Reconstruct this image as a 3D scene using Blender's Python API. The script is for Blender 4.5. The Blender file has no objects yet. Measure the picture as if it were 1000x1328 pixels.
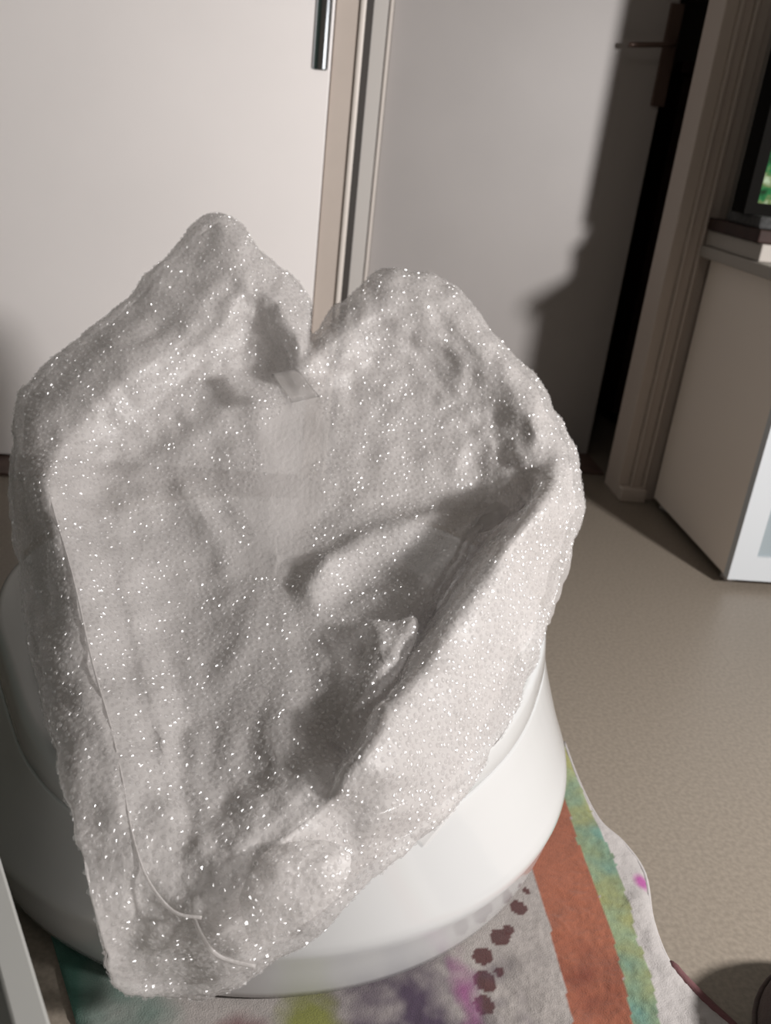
import bpy, bmesh, math, random
import numpy as np
from mathutils import Vector, Matrix, noise
random.seed(7)
rng = np.random.default_rng(7)
S = bpy.context.scene
C = S.collection

# ------------------------------------------------------------------ camera, light, exposure
cam = bpy.data.cameras.new('camera'); co = bpy.data.objects.new('camera', cam); C.objects.link(co)
cam.sensor_fit = 'VERTICAL'; cam.sensor_height = 36.0; cam.lens = 36.0 * 1170.0 / 1328.0
r_ = Vector((0.99122237, 0.06885174, 0.11286122)); f_ = Vector((-0.07660333, -0.39665738, 0.91476492)); u_ = Vector((0.10775039, -0.91538099, -0.3879014))
X = Vector((r_[0], f_[0], u_[0])); Y = -Vector((r_[1], f_[1], u_[1])); Z = -Vector((r_[2], f_[2], u_[2]))
co.matrix_world = Matrix(((X[0], Y[0], Z[0], 0), (X[1], Y[1], Z[1], 0), (X[2], Y[2], Z[2], 0.8), (0, 0, 0, 1)))
cam.clip_start = 0.02
cam.dof.use_dof = True; cam.dof.focus_distance = 0.85; cam.dof.aperture_fstop = 7.0
S.camera = co

w = bpy.data.worlds.new('world'); S.world = w; w.use_nodes = True
w.node_tree.nodes['Background'].inputs[0].default_value = (0.9, 0.85, 0.8, 1)
w.node_tree.nodes['Background'].inputs[1].default_value = 0.02

def area_light(name, loc, target, size, power, col):
    l = bpy.data.lights.new(name, 'AREA'); l.shape = 'DISK'; l.size = size; l.energy = power; l.color = col
    o = bpy.data.objects.new(name, l); C.objects.link(o); o.location = loc
    o.rotation_euler = (Vector(target) - Vector(loc)).to_track_quat('-Z', 'Y').to_euler()
    return o
area_light('reading_lamp_light', (1.55, -0.05, 1.09), (0.0, 1.5, 0.35), 0.17, 66.0, (1.0, 0.97, 0.95))
area_light('ceiling_fill_light', (-0.1, 0.1, 2.35), (-0.1, 0.7, 0.0), 0.4, 1.8, (1.0, 0.90, 0.83))  # weak warm fill added overhead for ambient light, not a lamp in view

vs = S.view_settings
vs.view_transform = 'Standard'; vs.look = 'None'; vs.gamma = 1.0; vs.exposure = 0.0; vs.use_curve_mapping = False
S.cycles.transparent_max_bounces = 24
S.cycles.max_bounces = 8
S.cycles.use_denoising = True

# ------------------------------------------------------------------ materials
def mat(name, col=(0.8, 0.8, 0.8), rough=0.5, metal=0.0, spec=0.5, alpha=1.0, coat=0.0, noise_amt=0.0, noise_scale=50.0, bump=0.0, bump_scale=200.0, col2=None):
    m = bpy.data.materials.new(name); m.use_nodes = True
    nt = m.node_tree; p = nt.nodes['Principled BSDF']
    p.inputs['Base Color'].default_value = (*col, 1); p.inputs['Roughness'].default_value = rough
    p.inputs['Metallic'].default_value = metal; p.inputs['Specular IOR Level'].default_value = spec
    p.inputs['Alpha'].default_value = alpha; p.inputs['Coat Weight'].default_value = coat; p.inputs['Coat Roughness'].default_value = 0.06
    tc = nt.nodes.new('ShaderNodeTexCoord')
    if noise_amt or col2:
        n = nt.nodes.new('ShaderNodeTexNoise'); n.inputs['Scale'].default_value = noise_scale; n.inputs['Detail'].default_value = 5
        nt.links.new(tc.outputs['Object'], n.inputs['Vector'])
        ra = nt.nodes.new('ShaderNodeValToRGB'); nt.links.new(n.outputs['Fac'], ra.inputs[0])
        c2 = col2 or tuple(c * (1 - noise_amt) for c in col)
        ra.color_ramp.elements[0].position = 0.35; ra.color_ramp.elements[1].position = 0.65
        ra.color_ramp.elements[0].color = (*c2, 1); ra.color_ramp.elements[1].color = (*col, 1)
        nt.links.new(ra.outputs[0], p.inputs['Base Color'])
    if bump:
        n2 = nt.nodes.new('ShaderNodeTexNoise'); n2.inputs['Scale'].default_value = bump_scale; n2.inputs['Detail'].default_value = 4
        nt.links.new(tc.outputs['Object'], n2.inputs['Vector'])
        b = nt.nodes.new('ShaderNodeBump'); b.inputs['Strength'].default_value = bump; b.inputs['Distance'].default_value = 0.002
        nt.links.new(n2.outputs['Fac'], b.inputs['Height']); nt.links.new(b.outputs[0], p.inputs['Normal'])
    return m

def film_mat(name, col, alpha, rough, trans, bump=0.0, bump_scale=300.0, spec=0.1, gloss=0.6, const=0.0):
    """clear polythene: partly see-through, partly milky, glossy"""
    m = bpy.data.materials.new(name); m.use_nodes = True
    nt = m.node_tree; N = nt.nodes; L = nt.links
    p = N['Principled BSDF']; out = N['Material Output']
    p.inputs['Base Color'].default_value = (*col, 1); p.inputs['Roughness'].default_value = rough; p.inputs['Specular IOR Level'].default_value = spec
    tl = N.new('ShaderNodeBsdfTranslucent'); tl.inputs[0].default_value = (*col, 1)
    mx = N.new('ShaderNodeMixShader'); mx.inputs[0].default_value = trans
    L.new(p.outputs[0], mx.inputs[1]); L.new(tl.outputs[0], mx.inputs[2])
    tr = N.new('ShaderNodeBsdfTransparent'); tr.inputs[0].default_value = (1, 1, 1, 1)
    gl = N.new('ShaderNodeBsdfGlossy'); gl.inputs['Roughness'].default_value = rough
    fr = N.new('ShaderNodeFresnel'); fr.inputs[0].default_value = 1.5
    m2 = N.new('ShaderNodeMixShader'); m2.inputs[0].default_value = alpha
    L.new(tr.outputs[0], m2.inputs[1]); L.new(mx.outputs[0], m2.inputs[2])
    fm = N.new('ShaderNodeMath'); fm.operation = 'MULTIPLY'; fm.inputs[1].default_value = gloss; fm.use_clamp = True; L.new(fr.outputs[0], fm.inputs[0])
    m3 = N.new('ShaderNodeMixShader')
    if const: m3.inputs[0].default_value = const
    else: L.new(fm.outputs[0], m3.inputs[0])
    L.new(m2.outputs[0], m3.inputs[1]); L.new(gl.outputs[0], m3.inputs[2]); L.new(m3.outputs[0], out.inputs[0])
    if bump:
        tc = N.new('ShaderNodeTexCoord'); n2 = N.new('ShaderNodeTexNoise'); n2.inputs['Scale'].default_value = bump_scale; n2.inputs['Detail'].default_value = 3
        L.new(tc.outputs['Object'], n2.inputs['Vector'])
        b = N.new('ShaderNodeBump'); b.inputs['Strength'].default_value = bump; b.inputs['Distance'].default_value = 0.004
        L.new(n2.outputs['Fac'], b.inputs['Height'])
        for q in (p, gl, fr): L.new(b.outputs[0], q.inputs['Normal'])
    return m

M = {}
M['door'] = mat('door_paint', (0.88, 0.835, 0.82), 0.45, bump=0.05, bump_scale=60, noise_amt=0.04, noise_scale=3)
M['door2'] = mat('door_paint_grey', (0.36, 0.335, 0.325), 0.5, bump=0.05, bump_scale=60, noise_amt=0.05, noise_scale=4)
M['casing'] = mat('casing_paint', (0.50, 0.43, 0.38), 0.5, noise_amt=0.06, noise_scale=8)
M['bead'] = mat('bead_paint', (0.68, 0.62, 0.57), 0.4)
M['frame'] = mat('frame_paint', (0.55, 0.52, 0.49), 0.45)
M['jamb'] = mat('jamb_paint', (0.50, 0.43, 0.38), 0.5)
M['wall'] = mat('wall_paint', (0.34, 0.31, 0.28), 0.7, bump=0.1)
M['wallgreen'] = mat('green_wall_paint', (0.05, 0.08, 0.065), 0.7, bump=0.1)
M['ceiling'] = mat('ceiling_paint', (0.40, 0.38, 0.36), 0.8)
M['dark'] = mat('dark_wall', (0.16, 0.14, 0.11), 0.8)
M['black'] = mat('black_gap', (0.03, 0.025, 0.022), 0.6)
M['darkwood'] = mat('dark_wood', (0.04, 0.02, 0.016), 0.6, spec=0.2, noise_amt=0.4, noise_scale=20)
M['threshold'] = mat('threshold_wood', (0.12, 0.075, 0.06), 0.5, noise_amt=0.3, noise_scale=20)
M['floor'] = mat('floor_linoleum', (0.235, 0.202, 0.165), 0.42, noise_scale=170, col2=(0.185, 0.158, 0.129), bump=0.05, spec=0.35)
M['chrome'] = mat('chrome', (0.62, 0.66, 0.70), 0.12, 1.0)
M['bronze'] = mat('dull_bronze', (0.12, 0.08, 0.065), 0.4, 0.5)
M['plastic'] = mat('white_plastic', (0.47, 0.472, 0.472), 0.2, spec=0.5, coat=0.6)
M['cabinet'] = mat('cabinet_side', (0.78, 0.70, 0.63), 0.5)
M['cabtop'] = mat('cabinet_top', (0.34, 0.31, 0.28), 0.6)
M['cabfront'] = mat('cabinet_front', (0.47, 0.49, 0.51), 0.35)
M['frost'] = mat('frosted_glass', (0.25, 0.29, 0.31), 0.3)
M['foot'] = mat('foot_metal', (0.35, 0.33, 0.32), 0.35, 0.6)
M['aqblack'] = mat('matt_black_plastic', (0.008, 0.0075, 0.007), 0.9, spec=0.02)
M['aqgrey'] = mat('grey_plastic', (0.05, 0.05, 0.05), 0.8, noise_amt=0.6, noise_scale=80)
M['leaf'] = mat('leaf_green', (0.06, 0.22, 0.06), 0.4, noise_amt=0.6, noise_scale=40)
M['leaf2'] = mat('leaf_olive', (0.25, 0.30, 0.10), 0.4, noise_amt=0.5, noise_scale=40)
M['glass'] = film_mat('tank_glass', (0.3, 0.5, 0.42), 0.06, 0.03, 0.3)
M['box'] = mat('white_board', (0.36, 0.36, 0.345), 0.4)
M['brown'] = mat('brown_fabric', (0.035, 0.02, 0.016), 0.8, bump=0.4, bump_scale=400, noise_amt=0.3, noise_scale=30)
M['hem'] = mat('towel_hem_maroon', (0.12, 0.05, 0.053), 0.9, bump=0.4, bump_scale=500)
M['hemw'] = mat('towel_hem_white', (0.36, 0.34, 0.335), 0.9, bump=0.4, bump_scale=500)
M['film'] = film_mat('bubble_film', (0.60, 0.572, 0.56), 0.5, 0.45, 0.22, 0.4, 160, const=0.015)
M['inner'] = film_mat('inner_film', (0.60, 0.57, 0.555), 0.6, 0.5, 0.22, const=0.015)
M['bubble'] = film_mat('bubble_domes', (0.72, 0.70, 0.69), 0.10, 0.28, 0.3, const=0.095)
M['seam'] = film_mat('film_seam', (0.92, 0.90, 0.89), 0.55, 0.15, 0.3, const=0.05)
M['tape'] = film_mat('clear_tape', (0.78, 0.75, 0.73), 0.28, 0.12, 0.5, 0.1, 60, const=0.05)

M['clip'] = film_mat('thick_clear_tape', (0.50, 0.475, 0.46), 0.55, 0.15, 0.2, 0.1, 60, const=0.06)

# ------------------------------------------------------------------ helpers
def link(name, me, m=None, parent=None):
    o = bpy.data.objects.new(name, me); C.objects.link(o)
    if m is not None: me.materials.append(m)
    if parent is not None: o.parent = parent
    return o
def from_bm(name, bm, m, parent=None, smooth=False):
    me = bpy.data.meshes.new(name); bmesh.ops.recalc_face_normals(bm, faces=bm.faces); bm.to_mesh(me); bm.free()
    if smooth: me.polygons.foreach_set('use_smooth', [True] * len(me.polygons))
    return link(name, me, m, parent)
def box_bm(bm, x0, x1, y0, y1, z0, z1):
    v = [bm.verts.new(p) for p in ((x0, y0, z0), (x1, y0, z0), (x1, y1, z0), (x0, y1, z0), (x0, y0, z1), (x1, y0, z1), (x1, y1, z1), (x0, y1, z1))]
    for q in ((0, 3, 2, 1), (4, 5, 6, 7), (0, 1, 5, 4), (1, 2, 6, 5), (2, 3, 7, 6), (3, 0, 4, 7)): bm.faces.new([v[i] for i in q])
def box(name, b, m, parent=None, bev=0.0, seg=2):
    bm = bmesh.new(); box_bm(bm, *b)
    if bev: bmesh.ops.bevel(bm, geom=bm.edges[:], offset=bev, segments=seg, affect='EDGES', profile=0.5)
    return from_bm(name, bm, m, parent)
def structure(o): o['kind'] = 'structure'; return o
def empty(name, loc, label, cat, group=None):
    o = bpy.data.objects.new(name, None); C.objects.link(o); o.location = loc; o['label'] = label; o['category'] = cat
    o.empty_display_size = 0.05
    if group: o['group'] = group
    bpy.context.view_layer.update()
    return o
def under(o, root):
    """parent a mesh modelled in world coordinates to a thing"""
    o.parent = root; o.matrix_parent_inverse = Matrix.Translation(-Vector(root.location)); return o
def lathe(name, prof, m, center=(0, 0), seg=96, parent=None):
    bm = bmesh.new(); rings = []
    for r, z in prof:
        if r < 1e-6: rings.append([bm.verts.new((center[0], center[1], z))])
        else: rings.append([bm.verts.new((center[0] + r * math.cos(2 * math.pi * k / seg), center[1] + r * math.sin(2 * math.pi * k / seg), z)) for k in range(seg)])
    for a, b in zip(rings, rings[1:]):
        for k in range(seg):
            k2 = (k + 1) % seg
            if len(a) == 1: bm.faces.new((a[0], b[k], b[k2]))
            elif len(b) == 1: bm.faces.new((a[k], b[0], a[k2]))
            else: bm.faces.new((a[k], b[k], b[k2], a[k2]))
    return from_bm(name, bm, m, parent, True)
def tube(name, pts, rad, m, parent=None, seg=8, flat=1.0):
    pts = [Vector(p) for p in pts]; bm = bmesh.new(); rings = []
    for i, p in enumerate(pts):
        t = (pts[min(i + 1, len(pts) - 1)] - pts[max(i - 1, 0)]).normalized()
        a = t.cross(Vector((0, 0, 1)));
        if a.length < 1e-3: a = t.cross(Vector((1, 0, 0)))
        a.normalize(); b = t.cross(a).normalized()
        rr = rad[i] if isinstance(rad, (list, tuple)) else rad
        rings.append([bm.verts.new(p + a * rr * math.cos(2 * math.pi * k / seg) + b * rr * flat * math.sin(2 * math.pi * k / seg)) for k in range(seg)])
    for a, b in zip(rings, rings[1:]):
        for k in range(seg): bm.faces.new((a[k], a[(k + 1) % seg], b[(k + 1) % seg], b[k]))
    bm.faces.new(rings[0][::-1]); bm.faces.new(rings[-1])
    return from_bm(name, bm, m, parent, True)
def smooth_line(pts, n=6):
    pts = [Vector(p) for p in pts]; out = []
    for i in range(len(pts) - 1):
        p0, p1, p2, p3 = pts[max(i - 1, 0)], pts[i], pts[i + 1], pts[min(i + 2, len(pts) - 1)]
        for k in range(n):
            t = k / n
            out.append(0.5 * ((2 * p1) + (p2 - p0) * t + (2 * p0 - 5 * p1 + 4 * p2 - p3) * t * t + (3 * p1 - p0 - 3 * p2 + p3) * t ** 3))
    out.append(pts[-1]); return out

# ------------------------------------------------------------------ the setting
structure(box('floor', (-1.7, 2.6, -1.7, 4.0, -0.05, 0.0), M['floor']))
structure(box('ceiling', (-1.7, 2.6, -1.7, 4.0, 2.5, 2.55), M['ceiling']))
structure(box('wall_left', (-1.75, -1.7, -1.7, 2.2, 0, 2.5), M['wallgreen']))
structure(box('wall_front', (-1.75, 2.65, -1.75, -1.7, 0, 2.5), M['wall']))
structure(box('wall_right', (2.2, 2.25, -1.7, 2.08, 0, 2.5), M['wall']))
# the back of the room: white door, its casing, then a recess with a second door, then the dark opening
b1 = structure(box('wall_back', (-1.7, -0.86, 2.06, 2.16, 0, 2.5), M['wall']))
structure(box('wall_back_head', (-0.86, 0.06, 2.06, 2.16, 2.05, 2.5), M['wall']))
d1 = structure(box('door_1', (-0.80, 0.034, 2.045, 2.085, 0.012, 2.05), M['door'], bev=0.002))
structure(box('trim_1', (0.036, 0.084, 2.052, 2.16, 0, 2.1), M['casing'], bev=0.003))
structure(box('trim_2', (0.084, 0.096, 2.044, 2.16, 0, 2.1), M['bead'], bev=0.004))
structure(box('trim_3', (0.098, 0.114, 2.10, 2.40, 0, 2.1), M['black']))
structure(box('trim_4', (0.121, 0.165, 2.372, 2.44, 0, 2.1), M['frame'], bev=0.004))
structure(box('trim_5', (0.165, 0.174, 2.366, 2.44, 0, 2.1), M['bead'], bev=0.003))
structure(box('wall_recess_head', (0.06, 0.845, 2.06, 2.46, 2.05, 2.5), M['wall']))
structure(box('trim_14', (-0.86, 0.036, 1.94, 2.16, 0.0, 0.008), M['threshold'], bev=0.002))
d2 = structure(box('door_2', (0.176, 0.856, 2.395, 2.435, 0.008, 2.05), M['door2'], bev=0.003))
structure(box('trim_6', (0.10, 0.862, 2.245, 2.46, 0.0, 0.008), M['threshold'], bev=0.002))
structure(box('wall_back_right', (0.955, 2.2, 2.095, 2.19, 0, 2.5), M['wall']))
# moulded jamb on the right of the opening
for i, (x0, x1, y0) in enumerate(((0.845, 0.874, 2.092), (0.874, 0.883, 2.080), (0.883, 0.905, 2.088), (0.905, 0.914, 2.076), (0.914, 0.940, 2.084), (0.940, 0.956, 2.09))):
    structure(box('trim_%d' % (7 + i), (x0, x1, y0, 2.19, 0.0, 2.3), M['jamb'], bev=0.0025))
structure(box('trim_13', (0.845, 0.912, 2.06, 2.09, 0.0, 0.035), M['jamb'], bev=0.003))
# unlit room behind the opening
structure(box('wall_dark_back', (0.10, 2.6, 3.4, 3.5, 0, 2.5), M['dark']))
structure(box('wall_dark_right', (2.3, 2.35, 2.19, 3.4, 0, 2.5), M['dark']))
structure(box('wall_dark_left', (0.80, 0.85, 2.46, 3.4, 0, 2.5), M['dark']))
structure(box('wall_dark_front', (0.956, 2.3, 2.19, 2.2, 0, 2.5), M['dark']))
ch = empty('chest_of_drawers', (1.35, 2.95, 0), 'dark brown chest of drawers in the unlit room behind the door opening', 'chest')
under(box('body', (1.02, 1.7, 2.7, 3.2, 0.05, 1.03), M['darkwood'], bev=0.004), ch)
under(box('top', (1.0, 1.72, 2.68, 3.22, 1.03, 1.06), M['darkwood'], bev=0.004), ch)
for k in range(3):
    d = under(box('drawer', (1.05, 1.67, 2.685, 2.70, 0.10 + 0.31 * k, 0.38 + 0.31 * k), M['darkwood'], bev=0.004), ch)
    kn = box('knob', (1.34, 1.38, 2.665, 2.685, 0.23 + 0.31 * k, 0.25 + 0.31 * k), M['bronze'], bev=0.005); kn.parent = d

# chrome handle on the white door
def plate(name, x, y, z0, z1, wd, th, m, parent):
    bm = bmesh.new(); n = 10
    for j, z in enumerate((z0, z1)):
        pass
    prof = [(wd / 2 * math.cos(math.pi * k / n), -th * math.sin(math.pi * k / n) ** 0.7) for k in range(n + 1)]
    a = [bm.verts.new((x + px, y + py, z0)) for px, py in prof]; b = [bm.verts.new((x + px, y + py, z1)) for px, py in prof]
    for k in range(n): bm.faces.new((a[k], a[k + 1], b[k + 1], b[k]))
    bm.faces.new(a); bm.faces.new(b[::-1])
    bmesh.ops.bevel(bm, geom=[e for e in bm.edges if abs(e.verts[0].co.z - e.verts[1].co.z) < 1e-6], offset=0.002, segments=2, affect='EDGES')
    return from_bm(name, bm, m, parent, False)
hp = plate('handle_plate', 0.013, 2.046, 0.897, 1.13, 0.033, 0.011, M['chrome'], d1)
hl = tube('door_handle', smooth_line([(0.013, 2.035, 1.058), (0.012, 2.005, 1.058), (-0.005, 1.992, 1.057), (-0.05, 1.99, 1.053), (-0.125, 1.992, 1.048)]), 0.0085, M['chrome'], d1)
hp2 = box('handle_plate', (0.832, 0.868, 2.388, 2.395, 0.925, 1.15), M['bronze'], d2, bev=0.003)
hl2 = tube('door_handle', smooth_line([(0.85, 2.392, 1.06), (0.85, 2.36, 1.06), (0.835, 2.345, 1.058), (0.79, 2.342, 1.052), (0.735, 2.345, 1.046)]), 0.006, M['bronze'], d2)

# ------------------------------------------------------------------ cabinet and aquarium on the right
cb = empty('white_cabinet', (1.2, 1.83, 0), 'low white cabinet with a glass-panelled door standing against the right-hand jamb', 'cabinet')
under(box('side_panel', (0.927, 0.945, 1.628, 2.05, 0.022, 0.612), M['cabinet'], bev=0.0015), cb)
under(box('side_panel', (1.457, 1.475, 1.628, 2.05, 0.022, 0.612), M['cabinet'], bev=0.0015), cb)
under(box('back_panel', (0.945, 1.457, 2.035, 2.045, 0.022, 0.612), M['cabinet']), cb)
under(box('bottom_panel', (0.945, 1.457, 1.628, 2.035, 0.022, 0.04), M['cabinet']), cb)
under(box('top_panel', (0.905, 1.495, 1.60, 2.07, 0.612, 0.637), M['cabtop'], bev=0.003), cb)
def cdoor(x0, x1):
    bm = bmesh.new()
    for b in ((x0, x0 + 0.05, 1.608, 1.628, 0.02, 0.608), (x1 - 0.05, x1, 1.608, 1.628, 0.02, 0.608), (x0 + 0.05, x1 - 0.05, 1.608, 1.628, 0.02, 0.075), (x0 + 0.05, x1 - 0.05, 1.608, 1.628, 0.548, 0.608)): box_bm(bm, *b)
    d = under(from_bm('door', bm, M['cabfront']), cb)
    g = box('glass_pane', (x0 + 0.05, x1 - 0.05, 1.615, 1.621, 0.075, 0.548), M['frost']); g.parent = d
    return d
dd = cdoor(0.927, 1.2); cdoor(1.202, 1.475)
for x in (0.95, 1.44):
    for y in (1.65, 2.02):
        under(lathe('foot', [(0, 0), (0.014, 0), (0.016, 0.006), (0.012, 0.022), (0, 0.022)], M['foot'], (x, y), 16), cb)

sh = empty('shelf_board', (1.2, 1.95, 0.637), 'pale flat board lying on the white cabinet under the television', 'board')
under(box('board', (0.912, 1.47, 1.80, 2.068, 0.6375, 0.672), M['cabtop'], bev=0.003), sh)
tv = empty('television', (1.28, 1.91, 0.672), 'black television with a green picture standing on the cabinet at the right edge', 'television')
under(box('base_board', (0.905, 1.46, 1.81, 2.064, 0.6725, 0.698), M['darkwood'], bev=0.003), tv)
under(box('foot', (0.912, 1.44, 1.835, 1.99, 0.698, 0.722), M['aqgrey'], bev=0.005), tv)
under(box('housing', (0.893, 1.65, 1.885, 1.94, 0.722, 1.22), M['aqblack'], bev=0.004), tv)
bm = bmesh.new()
for b in ((0.893, 0.917, 1.875, 1.885, 0.722, 1.22), (1.605, 1.65, 1.875, 1.885, 0.722, 1.22), (0.917, 1.605, 1.875, 1.885, 0.722, 0.745), (0.917, 1.605, 1.875, 1.885, 1.195, 1.22)): box_bm(bm, *b)
under(from_bm('bezel', bm, M['aqblack']), tv)
em = bpy.data.materials.new('screen_picture'); em.use_nodes = True; nt = em.node_tree; p = nt.nodes['Principled BSDF']
p.inputs['Base Color'].default_value = (0.01, 0.01, 0.01, 1); p.inputs['Roughness'].default_value = 0.04; p.inputs['Specular IOR Level'].default_value = 0.2
tc = nt.nodes.new('ShaderNodeTexCoord'); vn = nt.nodes.new('ShaderNodeTexNoise'); vn.inputs['Scale'].default_value = 38; vn.inputs['Detail'].default_value = 4
cr_ = nt.nodes.new('ShaderNodeValToRGB'); cr_.color_ramp.elements[0].position = 0.30; cr_.color_ramp.elements[0].color = (0.003, 0.018, 0.005, 1)
cr_.color_ramp.elements[1].position = 0.74; cr_.color_ramp.elements[1].color = (0.35, 0.42, 0.30, 1)
e_ = cr_.color_ramp.elements.new(0.46); e_.color = (0.012, 0.10, 0.03, 1); e_ = cr_.color_ramp.elements.new(0.56); e_.color = (0.10, 0.13, 0.05, 1)
nt.links.new(tc.outputs['Object'], vn.inputs['Vector']); nt.links.new(vn.outputs['Fac'], cr_.inputs[0]); nt.links.new(cr_.outputs[0], p.inputs['Emission Color']); p.inputs['Emission Strength'].default_value = 1.6
sc_ = under(box('screen', (0.917, 1.605, 1.8825, 1.8855, 0.745, 1.195), em), tv); sc_['label'] = 'screen showing green foliage'

# ------------------------------------------------------------------ white box, brown cushion
bx = empty('open_box', (-0.15, 0.30, 0), 'open white box with a thin smooth rim at the lower left corner', 'box')
bx.rotation_euler = (0, 0, math.atan2(-0.886, 0.4635)); bpy.context.view_layer.update()
def inbox(nm, b):
    o = box(nm, b, M['box'], bev=0.002); o.parent = bx; return o
# local x runs along the rim, local y towards the outside of the frame's left is negative
ex = Vector((0.4635, -0.886)); ey = Vector((0.886, 0.4635))
edge = (Vector((-0.182, 0.509)) - Vector((-0.15, 0.30))).dot(ey)
x0 = (Vector((-0.245, 0.63)) - Vector((-0.15, 0.30))).dot(ex); x1 = x0 + 0.50
inbox('side_wall', (x0, x1, edge - 0.0195, edge, 0.012, 0.3))
inbox('side_wall', (x0, x1, edge - 0.40, edge - 0.381, 0.012, 0.3))
inbox('end_wall', (x0, x0 + 0.019, edge - 0.381, edge - 0.0195, 0.012, 0.3))
inbox('end_wall', (x1 - 0.019, x1, edge - 0.381, edge - 0.0195, 0.012, 0.3))
inbox('base', (x0 + 0.019, x1 - 0.019, edge - 0.381, edge - 0.0195, 0.012, 0.03))
for xx in (x0 + 0.02, x1 - 0.05):
    for yy in (edge - 0.39, edge - 0.04): inbox('foot', (xx, xx + 0.03, yy, yy + 0.03, 0.0, 0.0125))

cu = empty('floor_cushion', (0.62, 0.60, 0), 'dark brown rounded floor cushion at the bottom right corner beside the towel hem', 'cushion')
cp = [(0, 0.0), (0.09, 0.0), (0.112, 0.008), (0.122, 0.025), (0.126, 0.04), (0.122, 0.055), (0.108, 0.072), (0.07, 0.085), (0, 0.09)]
under(lathe('cover', cp, M['brown'], (0.607, 0.528), 48), cu)
under(tube('piping', [(0.607 + 0.127 * math.cos(a * math.pi / 24), 0.528 + 0.127 * math.sin(a * math.pi / 24), 0.04) for a in range(49)], 0.003, M['brown']), cu)

# ------------------------------------------------------------------ patterned towel
EDGE = [(0.434, 1.058), (0.432, 0.973), (0.438, 0.898), (0.458, 0.858), (0.468, 0.807), (0.453, 0.737), (0.451, 0.68), (0.466, 0.642), (0.488, 0.604)]
EDGE_S = [(p.x, p.y) for p in smooth_line([(a, b, 0) for a, b in EDGE], 6)]
REST = [(0.50, 0.53), (0.44, 0.40), (0.2, 0.33), (-0.07, 0.36), (-0.13, 0.545), (-0.215, 0.72), (-0.42, 0.86), (-0.40, 1.05), (-0.2, 1.15), (0.2, 1.16), (0.36, 1.12)]
POLY = np.array(EDGE_S + REST)
def inside(P, poly):
    x, y = P[:, 0], P[:, 1]; c = np.zeros(len(P), bool); j = len(poly) - 1
    for i in range(len(poly)):
        xi, yi = poly[i]; xj, yj = poly[j]
        k = ((yi > y) != (yj > y)) & (x < (xj - xi) * (y - yi) / (yj - yi + 1e-12) + xi); c ^= k; j = i
    return c
def edge_dist(P, line):
    d = np.full(len(P), 9.0); n = np.zeros((len(P), 2))
    for a, b in zip(line, line[1:]):
        a = np.array(a); b = np.array(b); ab = b - a; t = np.clip(((P - a) @ ab) / (ab @ ab), 0, 1); q = a + t[:, None] * ab
        dd = np.linalg.norm(P - q, axis=1); m = dd < d; d[m] = dd[m]; n[m] = q[m]
    return d, n
step = 0.0028
gx = np.arange(-0.44, 0.52, step); gy = np.arange(0.32, 1.18, step); nx, ny = len(gx), len(gy)
G = np.stack(np.meshgrid(gx, gy), -1).reshape(-1, 2)
closed = [tuple(p) for p in POLY] + [tuple(POLY[0])]
dist, near = edge_dist(G, closed); ins = inside(G, POLY)
snap = (~ins) & (dist < step * 1.45); G[snap] = near[snap]; keep = ins | snap
dist[snap] = 0
def fbm(x, y, s, seed=0, o=3): return noise.fractal((x * s + seed, y * s - seed, seed * 1.7), 1.0, 2.0, o)
f1 = np.array([fbm(a, b, 9, 3) for a, b in G]); f2 = np.array([fbm(a, b, 30, 8) for a, b in G]); f3 = np.array([fbm(a, b, 220, 5, 2) for a, b in G])
fz = np.array([fbm(a, b, 12, 11) for a, b in G])
rt = np.hypot(G[:, 0] - 0.01, G[:, 1] - 0.986)
free = np.clip((rt - 0.372) / 0.05, 0, 1)
zt = 0.008 + free * (0.006 * np.clip(fz + 0.3, 0, 2)) + 0.0012 * f3 * free
zt = np.where(dist < 0.012, zt * (0.45 + 0.55 * np.sqrt(np.clip(dist / 0.012, 0, 1))), zt)
zt = np.minimum(zt, 0.009 + np.maximum(0, rt - 0.37) * 0.12)
# printed colours
OL = [(0.601, 0.319), (0.711, 0.325), (0.8, 0.327), (0.905, 0.322)]; OR = [(0.602, 0.382), (0.712, 0.396), (0.802, 0.396), (0.853, 0.394), (0.931, 0.399)]
GR = [(0.602, 0.409), (0.653, 0.419), (0.734, 0.426), (0.816, 0.434), (0.896, 0.428), (1.029, 0.434)]
def ip(t, yy): return np.interp(yy, [a for a, b in t], [b for a, b in t])
xx, yy = G[:, 0], G[:, 1]; jit = 0.0025 * f2
col = np.tile(np.array([0.50, 0.455, 0.43]), (len(G), 1)) * (1 + 0.10 * f1 + 0.16 * f3)[:, None]
def put(mask, c, k=1.0):
    c = np.asarray(c, float); col[mask] = col[mask] * (1 - k) + k * c
def blend(wt, c):
    wt = np.clip(wt, 0, 1)[:, None]; col[:] = col * (1 - wt) + wt * np.asarray(c)
# grey smoke on the pale field
blend(0.5 * np.clip(1 - np.hypot((xx - 0.285) / 0.05, (yy - 0.665) / 0.05), 0, 1) * (0.7 + f2), (0.16, 0.14, 0.14))
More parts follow.
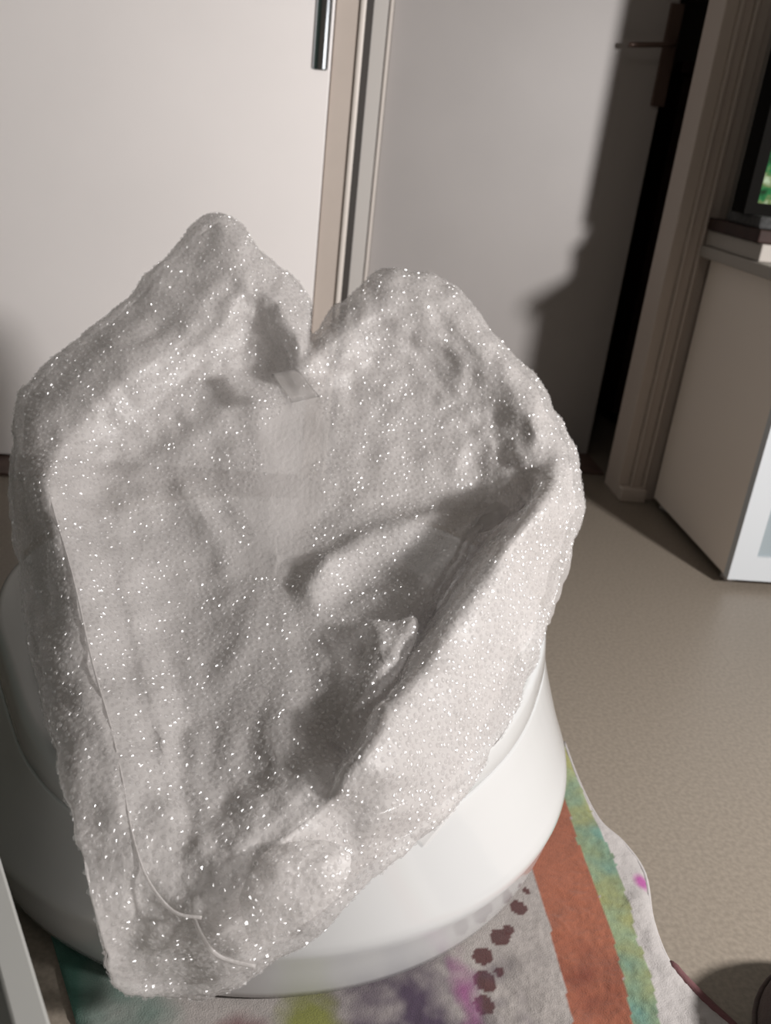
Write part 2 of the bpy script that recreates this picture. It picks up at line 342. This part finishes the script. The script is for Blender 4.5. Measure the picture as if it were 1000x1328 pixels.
# pale strip beyond the green
put(xx + jit > ip(GR, yy), (0.66, 0.62, 0.605))
ig = (xx + jit <= ip(GR, yy)) & (xx + jit > ip(OR, yy))
gcol = np.array([0.33, 0.41, 0.24]) * (1 + 0.2 * f3)[:, None] + np.clip(f1, -0.6, 0.6)[:, None] * np.array([0.16, 0.07, -0.05]) + np.clip(f2, -0.5, 0.5)[:, None] * np.array([-0.05, 0.04, 0.10])
col[ig] = gcol[ig]
io = (xx + jit * 0.4 <= ip(OR, yy)) & (xx + jit * 0.4 > ip(OL, yy))
ocol = np.array([0.43, 0.150, 0.088]) * (1 + 0.16 * f3 + 0.10 * f1)[:, None]
col[io] = ocol[io]
blend(np.where(io, 0.75 * np.clip(1.15 - np.hypot((xx - 0.345) / 0.05, (yy - 0.655) / 0.05), 0, 1) * (0.75 + 0.8 * f2), 0), (0.16, 0.035, 0.03))
for px, py, rr in ((0.295, 0.747, 0.0085), (0.266, 0.705, 0.011), (0.244, 0.681, 0.012), (0.240, 0.652, 0.013), (0.256, 0.661, 0.008), (0.234, 0.623, 0.010), (0.278, 0.716, 0.006), (0.312, 0.772, 0.004)):
    put(np.hypot((xx - px) * 1.1, yy - py) + 0.004 * f2 < rr, (0.115, 0.035, 0.035), 0.92)
blend(np.clip(1.2 - np.hypot((xx - 0.457) / 0.010, (yy - 0.79) / 0.013), 0, 1) * 1.4, (0.55, 0.14, 0.42))
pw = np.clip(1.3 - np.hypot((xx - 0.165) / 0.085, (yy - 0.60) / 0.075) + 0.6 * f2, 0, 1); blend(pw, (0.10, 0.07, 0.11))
blend(np.clip(1.1 - np.hypot((xx - 0.217) / 0.018, (yy - 0.635) / 0.055) + 0.5 * f2, 0, 1), (0.36, 0.09, 0.27))
blend(np.clip(1.2 - np.hypot((xx - 0.055) / 0.035, (yy - 0.60) / 0.04) + 0.5 * f2, 0, 1), (0.28, 0.29, 0.08))
blend(np.clip(1.2 - np.hypot((xx + 0.002) / 0.028, (yy - 0.59) / 0.03) + 0.4 * f2, 0, 1), (0.20, 0.06, 0.07))
blend(np.clip((-0.085 - xx + 0.05 * f1) / 0.05, 0, 1), (0.10, 0.24, 0.19)); blend(0.5 * np.clip((-0.1 - xx) / 0.05, 0, 1) * np.clip(0.4 + 1.4 * f2, 0, 1), (0.05, 0.15, 0.11))
col *= 0.52
idx = -np.ones(len(G), int); idx[keep] = np.arange(keep.sum())
q = np.arange(nx * ny).reshape(ny, nx); quads = np.stack([q[:-1, :-1], q[:-1, 1:], q[1:, 1:], q[1:, :-1]], -1).reshape(-1, 4)
quads = idx[quads[keep[quads].all(1)]]
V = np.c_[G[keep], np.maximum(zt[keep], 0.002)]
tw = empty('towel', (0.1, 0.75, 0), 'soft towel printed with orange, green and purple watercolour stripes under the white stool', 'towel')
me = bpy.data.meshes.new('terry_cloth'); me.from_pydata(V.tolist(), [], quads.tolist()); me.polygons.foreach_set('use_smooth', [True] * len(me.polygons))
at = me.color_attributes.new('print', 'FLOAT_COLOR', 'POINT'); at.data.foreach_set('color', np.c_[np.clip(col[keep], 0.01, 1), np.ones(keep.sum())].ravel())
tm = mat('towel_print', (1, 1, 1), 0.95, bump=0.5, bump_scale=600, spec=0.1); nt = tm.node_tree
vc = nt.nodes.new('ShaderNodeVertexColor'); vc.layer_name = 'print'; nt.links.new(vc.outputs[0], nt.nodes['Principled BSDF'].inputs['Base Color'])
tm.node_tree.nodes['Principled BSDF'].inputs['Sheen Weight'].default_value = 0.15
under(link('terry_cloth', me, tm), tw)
he = [(x - 0.001, y, 0.0035) for x, y in EDGE_S]
under(tube('hem', he[:37], 0.0028, M['hemw']), tw)
h2 = under(tube('hem', [(x + 0.002, y, z) for x, y, z in he[36:]] + [(0.505, 0.55, 0.0045)], [0.0035] + [0.006] * (len(he) - 36), M['hem']), tw); h2['label'] = 'maroon hem'

# ------------------------------------------------------------------ white stool
st = empty('round_stool', (0.01, 0.986, 0.010), 'big round glossy white plastic stool with a stepped rim, under the bubble wrap', 'stool')
TC = (0.01, 0.986)
SHAPE = [(-180, .345), (-153, .317), (-126, .357), (-115, .375), (-90, .385), (-64, .350), (-55, .332), (-40, .322), (-25, .315), (-10, .322), (5, .345), (20, .368), (50, .38), (90, .38), (130, .38), (160, .37), (180, .345)]
def fs(x, y):
    a = math.degrees(math.atan2(y - TC[1], x - TC[0]))
    return float(np.mean(np.interp([(a + q + 180) % 360 - 180 for q in (-10, -5, 0, 5, 10)], [p for p, b in SHAPE], [b for p, b in SHAPE]))) / 0.347
def grow(r, z, s): return r * (1 + (s - 1) * min(max((z - 0.085) / 0.125, 0), 1))
PROF = [(0, .262), (.20, .260), (.27, .255), (.31, .246), (.334, .234), (.345, .222), (.349, .210), (.3585, .165), (.370, .12), (.378, .085)]
def surf(x, y):
    r = math.hypot(x - TC[0], y - TC[1])
    if r >= 0.378: return -1.0
    s = fs(x, y); return float(np.interp(r, [grow(a, b, s) for a, b in PROF], [b for a, b in PROF]))
def oval(o):
    """the upper tier is a rounded oval on a round foot"""
    ang = [math.atan2(v.co.y - TC[1], v.co.x - TC[0]) for v in o.data.vertices]
    for v, a in zip(o.data.vertices, ang):
        s = fs(TC[0] + math.cos(a), TC[1] + math.sin(a))
        k = 1 + (s - 1) * min(max((v.co.z - 0.085) / 0.125, 0), 1)
        v.co.x = TC[0] + (v.co.x - TC[0]) * k; v.co.y = TC[1] + (v.co.y - TC[1]) * k
    return o
body = [(0.0, 0.2), (0.335, 0.2), (0.349, 0.199), (0.3505, 0.195), (0.3535, 0.18), (0.359, 0.16), (0.370, 0.118), (0.376, 0.100), (0.3785, 0.092), (0.379, 0.084), (0.377, 0.076), (0.374, 0.06), (0.371, 0.045), (0.367, 0.028), (0.363, 0.016), (0.355, 0.0105), (0.0, 0.0105)]
under(oval(lathe('base_shell', body, M['plastic'], TC, 200)), st)
lid = [(0.0, 0.2615), (0.15, 0.261), (0.22, 0.258), (0.27, 0.2535), (0.30, 0.248), (0.318, 0.243), (0.328, 0.2395), (0.335, 0.238), (0.340, 0.2365), (0.3445, 0.232), (0.347, 0.226), (0.349, 0.214), (0.350, 0.203), (0.349, 0.2005), (0.338, 0.1995), (0, 0.1995)]
under(oval(lathe('lid', lid, M['plastic'], TC, 200)), st)

# ------------------------------------------------------------------ bubble wrap
CENTRE = (-0.010,0.933,0.322)
STATIONS = [
  [(-0.115,1.267,0.623), (-0.112,1.233,0.672), (-0.067,1.172,0.602), (-0.059,1.170,0.577), (-0.055,1.178,0.545), (-0.041,1.117,0.467)],
  [(-0.051,1.251,0.582), (-0.049,1.217,0.632), (-0.030,1.167,0.590), (-0.034,1.164,0.571), (-0.032,1.173,0.541), (-0.026,1.117,0.468)],
  [(0.011,1.235,0.539), (0.011,1.200,0.590), (0.002,1.139,0.555), (-0.006,1.130,0.537), (-0.009,1.145,0.513), (-0.016,1.108,0.462)],
  [(0.021,1.204,0.494), (0.020,1.169,0.546), (0.014,1.115,0.530), (0.011,1.100,0.506), (0.008,1.117,0.484), (0.001,1.084,0.440)],
  [(0.056,1.231,0.532), (0.055,1.197,0.583), (0.046,1.132,0.551), (0.049,1.124,0.513), (0.048,1.123,0.493), (0.044,1.084,0.444)],
  [(0.115,1.245,0.580), (0.112,1.210,0.629), (0.112,1.164,0.595), (0.116,1.154,0.552), (0.106,1.142,0.519), (0.074,1.068,0.431)],
  [(0.179,1.242,0.578), (0.174,1.208,0.628), (0.182,1.162,0.597), (0.176,1.146,0.549), (0.161,1.134,0.516), (0.113,1.060,0.427)],
  [(0.229,1.232,0.553), (0.222,1.198,0.604), (0.222,1.132,0.567), (0.206,1.124,0.527), (0.191,1.115,0.498), (0.142,1.052,0.422)],
  [(0.277,1.191,0.503), (0.269,1.157,0.555), (0.266,1.094,0.530), (0.245,1.093,0.499), (0.226,1.088,0.475), (0.161,1.043,0.417)],
  [(0.336,1.143,0.455), (0.326,1.110,0.509), (0.302,1.046,0.488), (0.273,1.052,0.463), (0.249,1.052,0.444), (0.170,1.017,0.397)],
  [(0.365,1.091,0.407), (0.354,1.059,0.463), (0.315,1.006,0.453), (0.285,1.019,0.436), (0.258,1.020,0.418), (0.169,0.990,0.378)],
  [(0.370,1.026,0.353), (0.359,0.995,0.410), (0.283,0.912,0.439), (0.317,1.085,0.364), (0.249,0.954,0.403), (0.156,0.941,0.369)],
  [(0.331,0.949,0.294), (0.321,0.919,0.353), (0.239,0.864,0.407), (0.274,1.055,0.335), (0.215,0.922,0.380), (0.137,0.908,0.345)],
  [(0.292,0.871,0.240), (0.282,0.842,0.302), (0.188,0.797,0.365), (0.216,0.992,0.280), (0.167,0.867,0.340), (0.102,0.874,0.321)],
  [(0.243,0.789,0.196), (0.234,0.762,0.260), (0.135,0.710,0.332), (0.143,0.834,0.269), (0.117,0.785,0.306), (0.068,0.817,0.304)],
  [(0.173,0.675,0.227), (0.179,0.665,0.231), (0.087,0.623,0.316), (0.089,0.704,0.263), (0.074,0.695,0.287), (0.036,0.754,0.297)],
  [(0.109,0.622,0.198), (0.112,0.611,0.202), (0.058,0.597,0.272), (0.051,0.622,0.276), (0.043,0.634,0.284), (0.016,0.716,0.277)],
  [(0.052,0.595,0.153), (0.054,0.583,0.157), (0.015,0.557,0.260), (0.008,0.576,0.266), (0.003,0.586,0.276), (-0.010,0.671,0.267)],
  [(-0.003,0.583,0.102), (-0.003,0.571,0.106), (-0.018,0.530,0.230), (-0.021,0.547,0.252), (-0.022,0.558,0.265), (-0.029,0.650,0.257)],
  [(-0.054,0.581,0.090), (-0.056,0.569,0.094), (-0.045,0.528,0.227), (-0.035,0.544,0.247), (-0.036,0.553,0.263), (-0.043,0.650,0.256)],
  [(-0.098,0.541,0.142), (-0.101,0.530,0.146), (-0.072,0.533,0.233), (-0.048,0.547,0.251), (-0.049,0.563,0.266), (-0.059,0.671,0.264)],
  [(-0.114,0.534,0.224), (-0.118,0.522,0.228), (-0.090,0.552,0.261), (-0.067,0.577,0.270), (-0.069,0.617,0.263), (-0.075,0.722,0.268)],
  [(-0.142,0.595,0.264), (-0.147,0.584,0.268), (-0.113,0.617,0.281), (-0.089,0.646,0.274), (-0.088,0.665,0.282), (-0.090,0.783,0.270)],
  [(-0.209,0.747,0.225), (-0.201,0.719,0.290), (-0.165,0.729,0.311), (-0.132,0.759,0.293), (-0.126,0.772,0.298), (-0.113,0.860,0.286)],
  [(-0.272,0.910,0.251), (-0.263,0.881,0.312), (-0.212,0.838,0.356), (-0.180,0.874,0.330), (-0.166,0.876,0.333), (-0.132,0.931,0.314)],
  [(-0.326,1.043,0.313), (-0.316,1.012,0.371), (-0.259,0.941,0.413), (-0.226,0.979,0.382), (-0.206,0.984,0.377), (-0.142,0.999,0.360)],
  [(-0.341,1.127,0.383), (-0.331,1.095,0.439), (-0.260,1.038,0.434), (-0.222,1.044,0.416), (-0.202,1.052,0.407), (-0.135,1.043,0.393)],
  [(-0.319,1.169,0.426), (-0.310,1.136,0.480), (-0.232,1.077,0.470), (-0.201,1.080,0.449), (-0.181,1.085,0.438), (-0.116,1.068,0.416)],
  [(-0.255,1.213,0.481), (-0.248,1.180,0.533), (-0.171,1.121,0.519), (-0.151,1.116,0.488), (-0.137,1.119,0.473), (-0.091,1.092,0.440)],
  [(-0.186,1.244,0.548), (-0.181,1.209,0.598), (-0.115,1.158,0.565), (-0.103,1.138,0.536), (-0.095,1.151,0.511), (-0.064,1.109,0.457)],
]
SMOOTH_BAND = [(0.016,1.098,0.452), (0.004,1.045,0.404), (-0.001,0.983,0.358), (-0.002,0.941,0.328)]
FOLD_STREAK = [(0.030,0.888,0.319), (0.094,0.942,0.359), (0.175,0.968,0.383)]
FOLD_DENT = [(0.105,0.908,0.313), (0.178,0.945,0.343), (0.255,0.997,0.386)]
FOLD_A = [(-0.118,1.019,0.374), (-0.064,0.949,0.329), (-0.032,0.882,0.288)]
FOLD_B = [(0.051,0.923,0.331), (0.038,0.822,0.271), (0.017,0.705,0.259)]
FOLD_C = [(0.048,1.127,0.522), (0.135,1.157,0.563), (0.195,1.150,0.560)]
FOLD_D = [(-0.226,1.062,0.399), (-0.163,0.916,0.300), (-0.083,0.701,0.257)]
FOLD_E = [(-0.175,1.036,0.383), (-0.109,1.086,0.430), (-0.044,1.102,0.451)]
FOLD_G = [(-0.030,0.665,0.253), (-0.014,0.736,0.261), (0.038,0.768,0.269)]
SEAM_LEFT = [(-0.259,0.940,0.415), (-0.237,0.894,0.389), (-0.204,0.826,0.354), (-0.166,0.734,0.315), (-0.137,0.666,0.298), (-0.117,0.614,0.283), (-0.101,0.568,0.269), (-0.084,0.536,0.254), (-0.062,0.521,0.237), (-0.040,0.518,0.234)]
TAPE_CLIP = [(-0.025,1.064,0.518), (0.005,1.069,0.525), (0.034,1.041,0.501), (0.001,1.035,0.493)]
TORN_TAB = [(0.058,0.672,0.286), (0.088,0.757,0.316), (0.098,0.803,0.337), (0.120,0.801,0.338), (0.144,0.807,0.343), (0.142,0.782,0.330), (0.126,0.749,0.314), (0.101,0.697,0.295), (0.083,0.661,0.283)]
LOWER_LIP = [(-0.013,0.517,0.256), (-0.003,0.533,0.275), (0.011,0.546,0.279), (0.035,0.551,0.282), (0.056,0.550,0.282), (0.071,0.539,0.279), (0.063,0.519,0.260), (0.035,0.505,0.242), (0.001,0.501,0.227)]
CORNER_RIDGE = [(-0.049,0.528,0.231), (-0.039,0.518,0.214), (-0.025,0.514,0.198), (0.003,0.512,0.190)]
TAPE_END = [(0.123,0.643,0.224), (0.152,0.675,0.237), (0.188,0.686,0.199), (0.157,0.656,0.179)]
CORNER_FRINGE = [(-0.132,0.586,0.157), (-0.123,0.577,0.128), (-0.109,0.570,0.098), (-0.056,0.569,0.093), (-0.003,0.571,0.106)]

root = empty('bubble_wrap', (0.01, 0.95, 0.27), 'large crumpled sheet of clear bubble wrap folded open like a pouch on the white stool', 'packaging')
cv = np.array(CENTRE); ST = np.array(STATIONS)                       # (station, ring, xyz)
nS = len(ST)
inw = np.array([TC[0], TC[1]]) - ST[:, 0, :2]; inw /= np.linalg.norm(inw, axis=1, keepdims=True)
k0 = ST[:, 0].copy(); k0[:, :2] += 0.012 * inw; k0[:, 2] = [min(c, max(surf(a, b), 0.10) + 0.02) if surf(a, b) > 0 else min(c - 0.008, max(c - 0.30, 0.285)) for a, b, c in k0]
rings = np.concatenate([k0[:, None], ST, np.repeat(cv[None, None], nS, 0)], 1)
def cr(p0, p1, p2, p3, t):
    return 0.5 * ((2 * p1) + (p2 - p0) * t + (2 * p0 - 5 * p1 + 4 * p2 - p3) * t * t + (3 * p1 - p0 - 3 * p2 + p3) * t ** 3)
SU, SV = 10, 14
A = []                                                              # around
for i in range(nS):
    for k in range(SU): A.append(cr(rings[(i - 1) % nS], rings[i], rings[(i + 1) % nS], rings[(i + 2) % nS], k / SU))
A = np.array(A); nU = len(A)
R_ = A.shape[1]; rows = []
for j in range(R_ - 1):                                             # from skirt to centre
    for k in range(SV):
        nxt = A[:, j + 2] if j + 2 < R_ else 2 * A[:, j + 1] - A[:, j]
        prv = A[:, j - 1] if j > 0 else 2 * A[:, 0] - A[:, 1]
        if j == R_ - 2: rows.append(A[:, j] * (1 - k / SV) + A[:, j + 1] * k / SV + 0.0)
        else: rows.append(cr(prv, A[:, j], A[:, j + 1], nxt, k / SV))
Pg = np.array(rows)                                                 # (nV, nU, 3)
nV = len(Pg)
def seg_dist(P, line):
    d = np.full(P.shape[:-1], 9.0)
    for a, b in zip(line, line[1:]):
        a = np.array(a); b = np.array(b); ab = b - a; t = np.clip(((P - a) @ ab) / (ab @ ab), 0, 1)
        d = np.minimum(d, np.linalg.norm(P - (a + t[..., None] * ab), axis=-1))
    return d
def normals(P):
    du = np.roll(P, -1, 1) - np.roll(P, 1, 1); dv = np.gradient(P, axis=0); n = np.cross(du, dv); n /= np.linalg.norm(n, axis=-1, keepdims=True) + 1e-9
    return n
for it in range(60):                                                # relax the middle so that no cone is left
    Q = Pg.copy(); Q[1:-1] = (Pg[:-2] + Pg[2:] + np.roll(Pg, 1, 1)[1:-1] + np.roll(Pg, -1, 1)[1:-1]) / 4
    Q[-1] = Pg[-2].mean(0); kk = np.clip((np.arange(nV) - (nV - 2.2 * SV)) / (1.2 * SV), 0, 1)[:, None, None]; Pg = Pg * (1 - kk) + Q * kk
for it in range(25):
    Q = Pg.copy(); Q[1:-1] = (Pg[:-2] + Pg[2:] + np.roll(Pg, 1, 1)[1:-1] + np.roll(Pg, -1, 1)[1:-1]) / 4
    kv = np.clip((np.arange(nV) - 3.2 * SV) / SV, 0, 1)[:, None]; ku = np.clip(1 - abs(np.arange(nU) - 19.5 * SU) / (4.0 * SU), 0, 1)[None]; kk = (kv * np.minimum(ku * 2, 1))[..., None]; Pg = Pg * (1 - kk) + Q * kk
slotw = np.clip(np.minimum(np.arange(nU) - 10.5 * SU, 15.6 * SU - np.arange(nU)) / (0.7 * SU), 0, 1)
for it in range(40):                                                # take the loops out of the short spans, slot left sharp
    Q = Pg.copy(); Q[1:-1] = (Pg[:-2] + Pg[2:]) / 2
    kv = np.clip((np.arange(nV) - 3.15 * SV) / (0.3 * SV), 0, 1) * np.clip((nV - 1 - np.arange(nV)) / SV, 0, 1); kk = 0.7 * (kv[:, None] * (1 - slotw)[None])[..., None]; Pg = Pg * (1 - kk) + Q * kk
n0 = normals(Pg)
if n0[-SV * 2:, :, 2].mean() < 0: n0 = -n0
disp = np.zeros((nV, nU))
for j in range(nV):
    for i in range(nU):
        p = Vector(Pg[j, i])
        disp[j, i] = 0.007 * noise.noise(p * 16) + 0.0045 * (0.5 - abs(noise.noise(p * 24 + Vector((5, 1, 2))))) + 0.003 * noise.noise(p * 55)
sb = seg_dist(Pg, SMOOTH_BAND)
disp *= np.clip(sb / 0.06, 0.15, 1)
def fold(line, wdt, h): return h * np.exp(-(seg_dist(Pg, line) / wdt) ** 2)
disp[-1:] = disp[-1:].mean()
fade = np.clip((nV - 1 - np.arange(nV)) / SV, 0, 1)[:, None]; disp *= 0.25 + 0.75 * fade
Pg = Pg + n0 * disp[..., None]
def clear(P, gap):
    Q = P.copy()
    for s in np.ndindex(Q.shape[:-1]):
        z = surf(Q[s][0], Q[s][1]) + gap
        if Q[s][2] < z: Q[s][2] = z
        dx, dy = Q[s][0] - TC[0], Q[s][1] - TC[1]; rr = math.hypot(dx, dy)
        if rr < 0.385 + gap and Q[s][2] < 0.1: Q[s][0] = TC[0] + dx / rr * (0.385 + gap); Q[s][1] = TC[1] + dy / rr * (0.385 + gap)
    return Q
zr = int(1.6 * SV); zone = Pg[-zr:].reshape(-1, 3); wz = np.repeat(np.linspace(1, 0.02, zr), nU)
for rep in range(2):
    out = np.zeros_like(zone)
    for s0 in range(0, len(zone), 600):
        dd = ((zone[s0:s0 + 600, None, :2] - zone[None, :, :2]) ** 2).sum(-1); ww = np.exp(-dd / (2 * 0.016 ** 2)) * wz[None]; out[s0:s0 + 600] = (ww @ zone) / ww.sum(1, keepdims=True)
    kz = np.repeat(np.clip(np.linspace(0, 1.8, zr), 0, 1), nU); zone[:, 2] = zone[:, 2] * (1 - kz) + out[:, 2] * kz
Pg[-zr:] = zone.reshape(zr, nU, 3)
disp = np.zeros((nV, nU)); n2 = normals(Pg)
if n2[-SV * 2:, :, 2].mean() < 0: n2 = -n2
disp += fold(FOLD_STREAK, 0.022, 0.013) + fold(FOLD_DENT, 0.030, -0.020) + fold(FOLD_A, 0.016, 0.008) + fold(FOLD_B, 0.02, 0.012) + fold(FOLD_C, 0.016, 0.010)
disp += fold(FOLD_E, 0.018, 0.005) + fold(FOLD_G, 0.016, 0.008)
for j in range(nV):
    for i in range(nU):
        p = Vector(Pg[j, i]); disp[j, i] += (0.0030 * noise.noise(p * 38 + Vector((9, 2, 4))) + 0.0022 * (0.5 - abs(noise.noise(p * 30 + Vector((1, 7, 3)))))) * min(1.0, sb[j, i] / 0.05)
keep_c = np.clip((nV - 1 - np.arange(nV)) / 6.0, 0, 1)[:, None]; disp = disp * keep_c + disp[-1].mean() * (1 - keep_c)
Pg = Pg + n2 * disp[..., None]
Pg = clear(Pg, 0.009)
n1 = normals(Pg)
if n1[-SV * 2:, :, 2].mean() < 0: n1 = -n1
def grid_mesh(name, P, m, parent):
    nv, nu = P.shape[:2]; ids = np.arange(nv * nu).reshape(nv, nu)
    qd = np.stack([ids[:-1], np.roll(ids, -1, 1)[:-1], np.roll(ids, -1, 1)[1:], ids[1:]], -1).reshape(-1, 4)
    me = bpy.data.meshes.new(name); me.from_pydata(P.reshape(-1, 3).tolist(), [], qd.tolist()); me.polygons.foreach_set('use_smooth', [True] * len(me.polygons))
    return under(link(name, me, m), parent)
grid_mesh('film_sheet', Pg, M['film'], root)
off = np.array([[min(0.009, max(0.0015, (Pg[j, i, 2] - surf(Pg[j, i, 0], Pg[j, i, 1])) * 0.6)) for i in range(nU)] for j in range(nV)])
inner = grid_mesh('backing_film', (Pg - n1 * off[..., None])[2 * SV:], M['inner'], root)
inner['label'] = 'milky second film layer'

def domes(points, nrm, rad, jitter=0.22):
    """thousands of crinkled air bubbles in one mesh"""
    n = len(points); K = 6
    t = np.cross(nrm, rng.normal(size=(n, 3))); t /= np.linalg.norm(t, axis=1, keepdims=True); b = np.cross(nrm, t)
    tilt = nrm + 0.10 * rng.normal(size=(n, 3)); tilt /= np.linalg.norm(tilt, axis=1, keepdims=True)
    rr = rad * rng.uniform(0.80, 1.08, n); hh = rr * rng.uniform(0.35, 0.75, n)
    vs_ = []
    for q, hz in ((1.0, -0.05), (0.86, 0.55), (0.5, 0.9)):
        for k in range(K):
            a = 2 * math.pi * k / K; jr = 1 + jitter * 0.4 * rng.normal(size=n); jh = hz + (jitter * 0.6 * rng.normal(size=n) if hz > 0 else 0)
            vs_.append(points + (t * math.cos(a) + b * math.sin(a)) * (rr * q * jr)[:, None] + tilt * (hh * jh)[:, None])
    vs_.append(points + tilt * (hh * (1 + 0.2 * rng.normal(size=n)))[:, None])
    vv = np.stack(vs_, 1); nvp = vv.shape[1]
    fq = []
    for ring in (0, 1):
        for k in range(K): fq.append((ring * K + k, ring * K + (k + 1) % K, (ring + 1) * K + (k + 1) % K, (ring + 1) * K + k))
    ft = [(2 * K + k, 2 * K + (k + 1) % K, 3 * K) for k in range(K)]
    off = (np.arange(n) * nvp)[:, None, None]
    fq = (np.array(fq)[None] + off).reshape(-1, 4); ft = (np.array(ft)[None] + off).reshape(-1, 3)
    return vv.reshape(-1, 3), fq, ft
def mesh_np(name, v, fq, ft, m, parent):
    me = bpy.data.meshes.new(name); me.vertices.add(len(v)); me.vertices.foreach_set('co', v.ravel())
    nl = fq.size + ft.size; me.loops.add(nl); me.loops.foreach_set('vertex_index', np.concatenate([fq.ravel(), ft.ravel()]))
    npoly = len(fq) + len(ft); me.polygons.add(npoly)
    me.polygons.foreach_set('loop_start', np.concatenate([np.arange(len(fq)) * 4, fq.size + np.arange(len(ft)) * 3]))
    me.polygons.foreach_set('use_smooth', [False] * npoly); me.update(calc_edges=True)
    return under(link(name, me, m), parent)
def scatter(P, Nn, mind, n_try, skip):
    """blue-noise points on a grid surface"""
    a = P[:-1]; b_ = np.roll(P, -1, 1)[:-1]; c = np.roll(P, -1, 1)[1:]; d = P[1:]
    ar = 0.5 * np.linalg.norm(np.cross(c - a, d - b_), axis=-1).ravel(); pick = rng.choice(len(ar), n_try, p=ar / ar.sum())
    u, v = rng.uniform(size=(2, n_try, 1))
    def lerp(A0, A1, A2, A3): return ((A0 * (1 - u) + A1 * u) * (1 - v) + (A3 * (1 - u) + A2 * u) * v)
    f = lambda Q: Q.reshape(-1, 3)[pick]
    pts = lerp(f(a), f(b_), f(c), f(d)); nn = lerp(f(Nn[:-1]), f(np.roll(Nn, -1, 1)[:-1]), f(np.roll(Nn, -1, 1)[1:]), f(Nn[1:]))
    nn /= np.linalg.norm(nn, axis=1, keepdims=True) + 1e-9
    ok = ~skip(pts); pts = pts[ok]; nn = nn[ok]; cell = {}; keep = []
    key = np.floor(pts / mind).astype(int)
    for i in range(len(pts)):
        kx, ky, kz = key[i]; good = True; p = pts[i]
        for dx in (-1, 0, 1):
            for dy in (-1, 0, 1):
                for dz in (-1, 0, 1):
                    for j in cell.get((kx + dx, ky + dy, kz + dz), ()):
                        e = p - pts[j]
                        if e[0] * e[0] + e[1] * e[1] + e[2] * e[2] < mind * mind: good = False; break
                    if not good: break
                if not good: break
            if not good: break
        if good: cell.setdefault((kx, ky, kz), []).append(i); keep.append(i)
    return pts[keep], nn[keep]
j0 = SV                                                             # leave the hidden underside plain
bw = lambda p: seg_dist(p, SMOOTH_BAND) < 0.040 + 0.012 * np.sin(p[:, 1] * 90)
pts, nn = scatter(Pg[j0:], n1[j0:], 0.0056, 260000, bw)
print('bubbles', len(pts))
v, fq, ft = domes(pts, nn, 0.0030)
bb = mesh_np('air_bubbles', v, fq, ft, M['bubble'], root); bb['kind'] = 'stuff'

# loose flaps: polygons of film bowed outwards, with their own bubbles
def flap(name, outline, bow, label, push=(0, 0, 0), n=14, bubbles=True, m=None):
    o = np.array([p[:] for p in smooth_line([*outline, outline[0]], 5)[:-1]]); c = o.mean(0); push = np.array(push)
    nr = np.cross(o[len(o) // 3] - o[0], o[2 * len(o) // 3] - o[0]); nr /= np.linalg.norm(nr)
    view = np.array([0, 0, 0.8]) - c
    if nr @ view < 0: nr = -nr
    rws = []
    for j in range(n + 1):
        t = j / n; ring = o * (1 - t * 0.985) + c * t * 0.985 + nr * bow * (1 - (1 - t) ** 2) + push * (1 - t)
        ring = ring + np.array([[*(nr * 0.0035 * noise.noise(Vector(q) * 60))] for q in ring]); rws.append(ring)
    P = np.array(rws); N_ = normals(P)
    if (N_.reshape(-1, 3) @ nr).mean() < 0: N_ = -N_
    ob = grid_mesh(name, P, m or M['film'], root); ob['label'] = label
    if bubbles:
        p_, n_ = scatter(P, N_, 0.0056, 14000, lambda q: np.zeros(len(q), bool))
        v, fq, ft = domes(p_, n_, 0.0030); b2 = mesh_np('air_bubbles', v, fq, ft, M['bubble'], None or root); b2['kind'] = 'stuff'
    return ob
flap('torn_flap', TORN_TAB, 0.010, 'torn flap of film standing up beside the dark slot')
flap('turned_lip', LOWER_LIP, 0.016, 'turned-over lip of bubble film near the front corner')
under(tube('film_seam', smooth_line(SEAM_LEFT, 6), 0.0011, M['film'], flat=1.6), root)['label'] = 'pale welded seam along the left edge'
under(tube('film_seam', smooth_line(CORNER_RIDGE, 6), 0.0014, M['film'], flat=1.6), root)['label'] = 'pale folded ridge at the front corner'
# ragged cut edge at the front corner
fr = [Vector(p) for p in smooth_line(CORNER_FRINGE, 10)]
bm = bmesh.new(); prev = None
for i, p in enumerate(fr):
    d = Vector((p.x - TC[0], p.y - TC[1], 0)).normalized(); l = 0.002 + 0.004 * abs(noise.noise(p * 200))
    a = bm.verts.new(p + Vector((0, 0, 0.006))); b = bm.verts.new(p + d * 0.004 + Vector((0, 0, -l)))
    if prev: bm.faces.new((prev[0], a, b, prev[1]))
    prev = (a, b)
under(from_bm('ragged_edge', bm, M['seam']), root)
# clear tape
def sheet(name, quad, th, m, label, nx_=10, ny_=6, wob=0.002):
    a, b, c, d = [Vector(p) for p in quad]; bm = bmesh.new(); g = []
    for j in range(ny_ + 1):
        row = []
        for i in range(nx_ + 1):
            u, v = i / nx_, j / ny_; p = a.lerp(b, u).lerp(d.lerp(c, u), v); row.append(bm.verts.new(p + Vector((0, 0, wob * noise.noise(p * 90)))))
        g.append(row)
    for j in range(ny_):
        for i in range(nx_): bm.faces.new((g[j][i], g[j][i + 1], g[j + 1][i + 1], g[j + 1][i]))
    if th: bmesh.ops.solidify(bm, geom=bm.faces[:], thickness=th)
    o = under(from_bm(name, bm, m, None, True), root); o['label'] = label; return o
sheet('tape_clip', TAPE_CLIP, 0.004, M['clip'], 'folded strip of clear tape at the notch')
sheet('tape_strip', TAPE_END, 0.0, M['tape'], 'strip of clear tape hanging from the front edge', wob=0.001)
